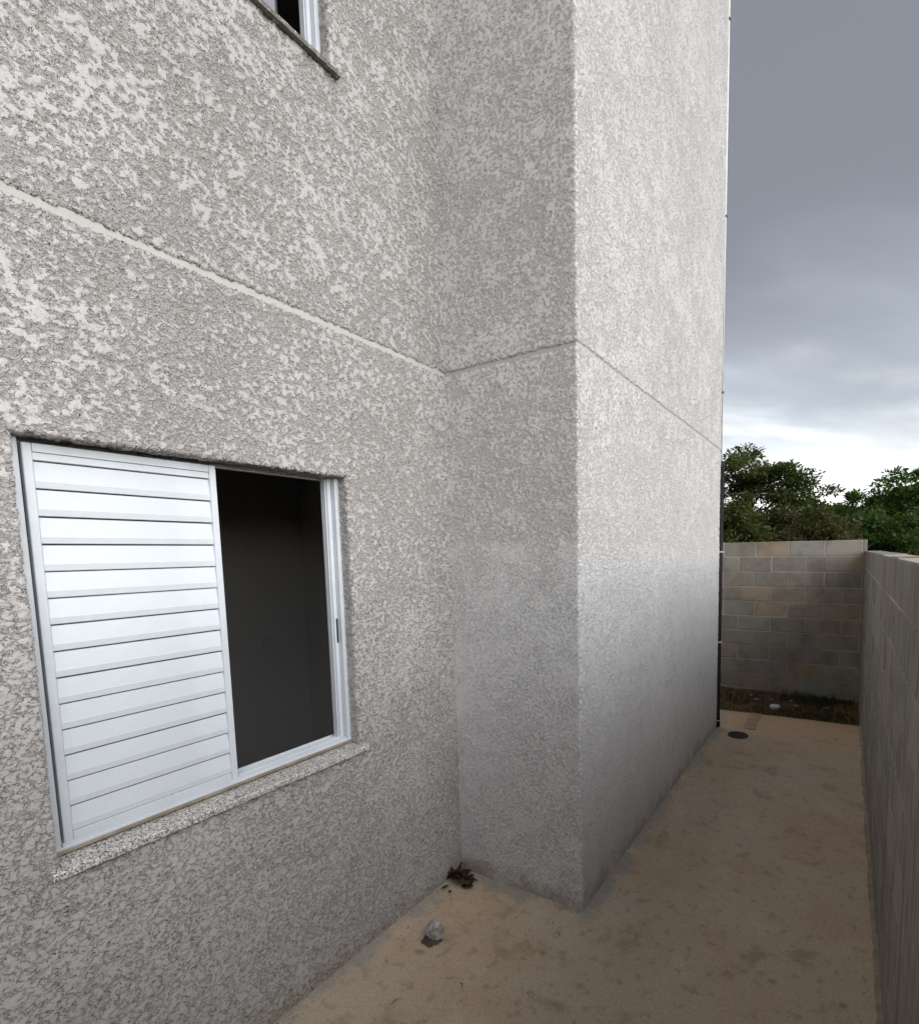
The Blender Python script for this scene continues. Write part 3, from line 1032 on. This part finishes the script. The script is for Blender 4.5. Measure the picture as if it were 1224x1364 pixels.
# ------------------------------------------------------------------ trees beyond the walls
def limb(bm, p0, p1, r0, r1, seed, n=6, seg=6, wob=0.08):
    rings = []
    p0, p1 = Vector(p0), Vector(p1)
    L = (p1 - p0).length
    ax = (p1 - p0).normalized()
    u_ = ax.orthogonal().normalized(); v_ = ax.cross(u_)
    for k in range(n + 1):
        t = k / n
        c0 = p0.lerp(p1, t) + noise.noise_vector(Vector((seed, t * 2.5, seed * 0.3))) * wob * L * math.sin(t * math.pi)
        r = r0 + (r1 - r0) * t
        rings.append([bm.verts.new(c0 + (u_ * math.cos(2 * math.pi * q / seg) + v_ * math.sin(2 * math.pi * q / seg)) * r) for q in range(seg)])
    for a, b in zip(rings, rings[1:]):
        for q in range(seg):
            bm.faces.new((a[q], a[(q + 1) % seg], b[(q + 1) % seg], b[q]))
    bm.faces.new(rings[0][::-1]); bm.faces.new(rings[-1])


def make_tree(name, label, loc, crown_c, crown_r, nclump, nleaf, leaf, mat, seed, flat=0.45, clump_r=0.5, group=None, trunk_r=0.14, cat='tree', hollow=0.35):
    r_ = np.random.RandomState(seed)
    root = empty(name, loc)
    tag(root, label, cat, group)
    # clump centres spread through the crown, mostly in its outer half, with holes
    pts = []
    while len(pts) < nclump:
        d = r_.normal(0, 1, 3); d /= np.linalg.norm(d)
        rad = r_.uniform(hollow, 1.0) ** 0.6
        lump = 0.78 + 0.42 * noise.noise(Vector((d[0] * 1.9 + seed, d[1] * 1.9, d[2] * 1.9)))
        p = np.array(crown_c) + d * rad * np.array(crown_r) * lump
        if p[2] < 0.25: continue
        pts.append(p)
    pts = np.array(pts)
    bm = bmesh.new()
    top = Vector((crown_c[0] * 0.7, crown_c[1] * 0.7, crown_c[2]))
    fork = Vector((crown_c[0] * 0.3, crown_c[1] * 0.3, max(0.4, (crown_c[2] - crown_r[2] * 0.55))))
    limb(bm, (0, 0, -0.25), fork, trunk_r, trunk_r * 0.75, seed, 6, 9, 0.05)
    limb(bm, fork, top, trunk_r * 0.75, trunk_r * 0.3, seed + 3, 6, 7, 0.1)
    tr = link_bm('trunk', bm, M['bark'], root, True)
    bm = bmesh.new()
    idx = r_.choice(len(pts), min(len(pts), 34), replace=False)
    for q, i in enumerate(idx):
        t = r_.uniform(0.0, 0.9)
        limb(bm, fork.lerp(top, t), pts[i], trunk_r * 0.34 * (1 - 0.5 * t), 0.012, seed + q * 1.7, 6, 5, 0.12)
    link_bm('limbs', bm, M['bark'], root, True)
    # leaves
    n = nclump * nleaf
    cid = np.repeat(np.arange(nclump), nleaf)
    cr_ = clump_r * r_.uniform(0.55, 1.25, nclump)
    d = r_.normal(0, 1, (n, 3)); d /= np.linalg.norm(d, axis=1)[:, None]
    rad = r_.uniform(0, 1, n) ** 0.45
    c = pts[cid] + d * (rad * cr_[cid])[:, None] * np.array([1, 1, flat])
    ln = leaf[0] * r_.uniform(0.6, 1.25, n); wd = leaf[1] * r_.uniform(0.6, 1.2, n)
    ax = r_.normal(0, 1, (n, 3)) * np.array([1, 1, 0.55]) + d * 0.5; ax /= np.linalg.norm(ax, axis=1)[:, None]
    upv = r_.normal(0, 0.55, (n, 3)) + np.array([0, 0, 1.0])
    sd = np.cross(ax, upv); sd /= np.linalg.norm(sd, axis=1)[:, None] + 1e-9
    nn = np.cross(sd, ax)
    tip = c + ax * ln[:, None]
    m1 = c + ax * (ln * 0.42)[:, None] + nn * (wd * 0.22)[:, None]
    V = np.stack([c, m1 + sd * (wd / 2)[:, None], tip, m1 - sd * (wd / 2)[:, None]], 1).reshape(-1, 3)
    me = bpy.data.meshes.new('crown')
    me.vertices.add(n * 4); me.vertices.foreach_set('co', V.astype(np.float32).ravel())
    me.loops.add(n * 4); me.loops.foreach_set('vertex_index', np.arange(n * 4, dtype=np.int32))
    me.polygons.add(n); me.polygons.foreach_set('loop_start', np.arange(0, n * 4, 4, dtype=np.int32))
    me.update(); me.validate()
    me.materials.append(mat)
    cro = bpy.data.objects.new('crown', me)
    col.objects.link(cro); cro.parent = root
    return root


G = SOIL
TG = 'trees beyond the walls'
make_tree('spreading_tree', 'tall dark spreading tree with an open crown beside the building corner', (-4.4, 20.0, G), (0.1, 0, 3.25), (4.6, 3.0, 2.85), 340, 190, (0.16, 0.07), M['leaf_dark'], 11, 0.40, 0.52, TG, 0.2)
make_tree('bushy_tree', 'bright green bushy tree rising above the low washed block wall', (2.5, 26.0, G), (0, 0, 2.6), (3.3, 2.2, 2.6), 210, 180, (0.20, 0.095), M['leaf_mid'], 23, 0.6, 0.55, TG, 0.16)
make_tree('young_tree', 'slim light green tree between the dark spreading tree and the bushy tree', (0.2, 27.0, G), (0, 0, 2.3), (2.0, 1.4, 2.4), 110, 170, (0.20, 0.09), M['leaf_light'], 31, 0.6, 0.45, TG, 0.1)
make_tree('scrubby_tree', 'low olive brown scrubby tree just behind the back wall', (-1.3, 18.0, G), (0, 0, 1.8), (2.0, 1.3, 1.75), 110, 170, (0.13, 0.06), M['leaf_olive'], 41, 0.6, 0.42, TG, 0.08)
make_tree('round_tree', 'dark rounded tree behind the block wall under the spreading crown', (-3.5, 17.0, G), (0, 0, 2.0), (2.2, 1.3, 1.9), 130, 190, (0.15, 0.07), M['leaf_dark'], 47, 0.6, 0.45, TG, 0.09)
make_tree('shadowed_tree', 'deep green tree standing where the two block walls meet', (0.7, 21.0, G), (0, 0, 1.75), (2.2, 1.4, 1.75), 130, 170, (0.17, 0.08), M['leaf_mid'], 53, 0.6, 0.45, TG, 0.09)
make_tree('wide_tree', 'wide green tree beyond the washed wall past the bushy tree', (6.6, 25.0, G), (0, 0, 2.5), (3.2, 2.2, 2.4), 130, 160, (0.20, 0.095), M['leaf_mid'], 61, 0.55, 0.6, TG, 0.16)
make_tree('leafy_shrub', 'yellowish green shrub peeping over the top of the washed wall', (1.35, 12.0, G), (0, 0, 1.05), (0.9, 0.8, 0.9), 50, 130, (0.12, 0.055), M['leaf_light'], 71, 0.5, 0.28, TG, 0.04, 'shrub')
make_tree('backing_tree', 'dark tree farther off filling the gap behind the low scrub', (-1.2, 29.0, G), (0, 0, 2.3), (3.0, 1.6, 2.6), 170, 160, (0.22, 0.10), M['leaf_dark'], 83, 0.6, 0.5, TG, 0.1)


# loose grit, sand and mortar crumbs lying on the path, thicker along the feet of the walls
def build_grit():
    r_ = np.random.RandomState(9)
    P = []
    def ok(x, y):
        if x < XA + 0.012 or x > XR - 0.012: return False
        if x < XC + 0.012 and y > YB - 0.012: return False
        return -1.0 < y < 6.1
    while len(P) < 2600:
        u = r_.rand()
        if u < 0.34: x, y = XC + abs(r_.normal(0, 0.05)), r_.uniform(YB, YE)
        elif u < 0.48: x, y = XA + abs(r_.normal(0, 0.05)), r_.uniform(0.8, YB)
        elif u < 0.58: x, y = r_.uniform(XA, XC), YB - abs(r_.normal(0, 0.05))
        elif u < 0.74: x, y = XR - abs(r_.normal(0, 0.05)), r_.uniform(1.0, 6.0)
        else: x, y = r_.uniform(XA, XR), r_.uniform(0.6, 6.0)
        if ok(x, y): P.append((x, y))
    V, F = [], []
    for k, (x, y) in enumerate(P):
        r = 0.0016 + 0.0022 * r_.rand() ** 2 + (0.005 * r_.rand() if r_.rand() < 0.03 else 0)
        z0 = 0.004 * noise.noise(Vector((x * 1.3, y * 1.3, 0))) + 0.0015 * noise.noise(Vector((x * 7, y * 7, 4))) - 0.0006
        b0 = len(V)
        a0 = r_.uniform(0, 6.3)
        for q in range(5):
            rr = r * r_.uniform(0.7, 1.25)
            V.append((x + rr * math.cos(a0 + q * 1.2566), y + rr * math.sin(a0 + q * 1.2566), z0))
        for q in range(3):
            rr = r * r_.uniform(0.3, 0.7)
            V.append((x + rr * math.cos(a0 + q * 2.094), y + rr * math.sin(a0 + q * 2.094), z0 + r * r_.uniform(0.6, 1.1)))
        for tri in ((0, 1, 5), (1, 2, 6), (1, 6, 5), (2, 3, 6), (3, 7, 6), (3, 4, 7), (4, 5, 7), (4, 0, 5), (5, 6, 7)):
            F.append(tuple(b0 + i for i in tri))
    o = link_mesh('grit', V, F, M['fillet'])
    tag(o, 'loose sand and mortar grit scattered over the brown path', 'grit', kind='stuff')


build_grit()
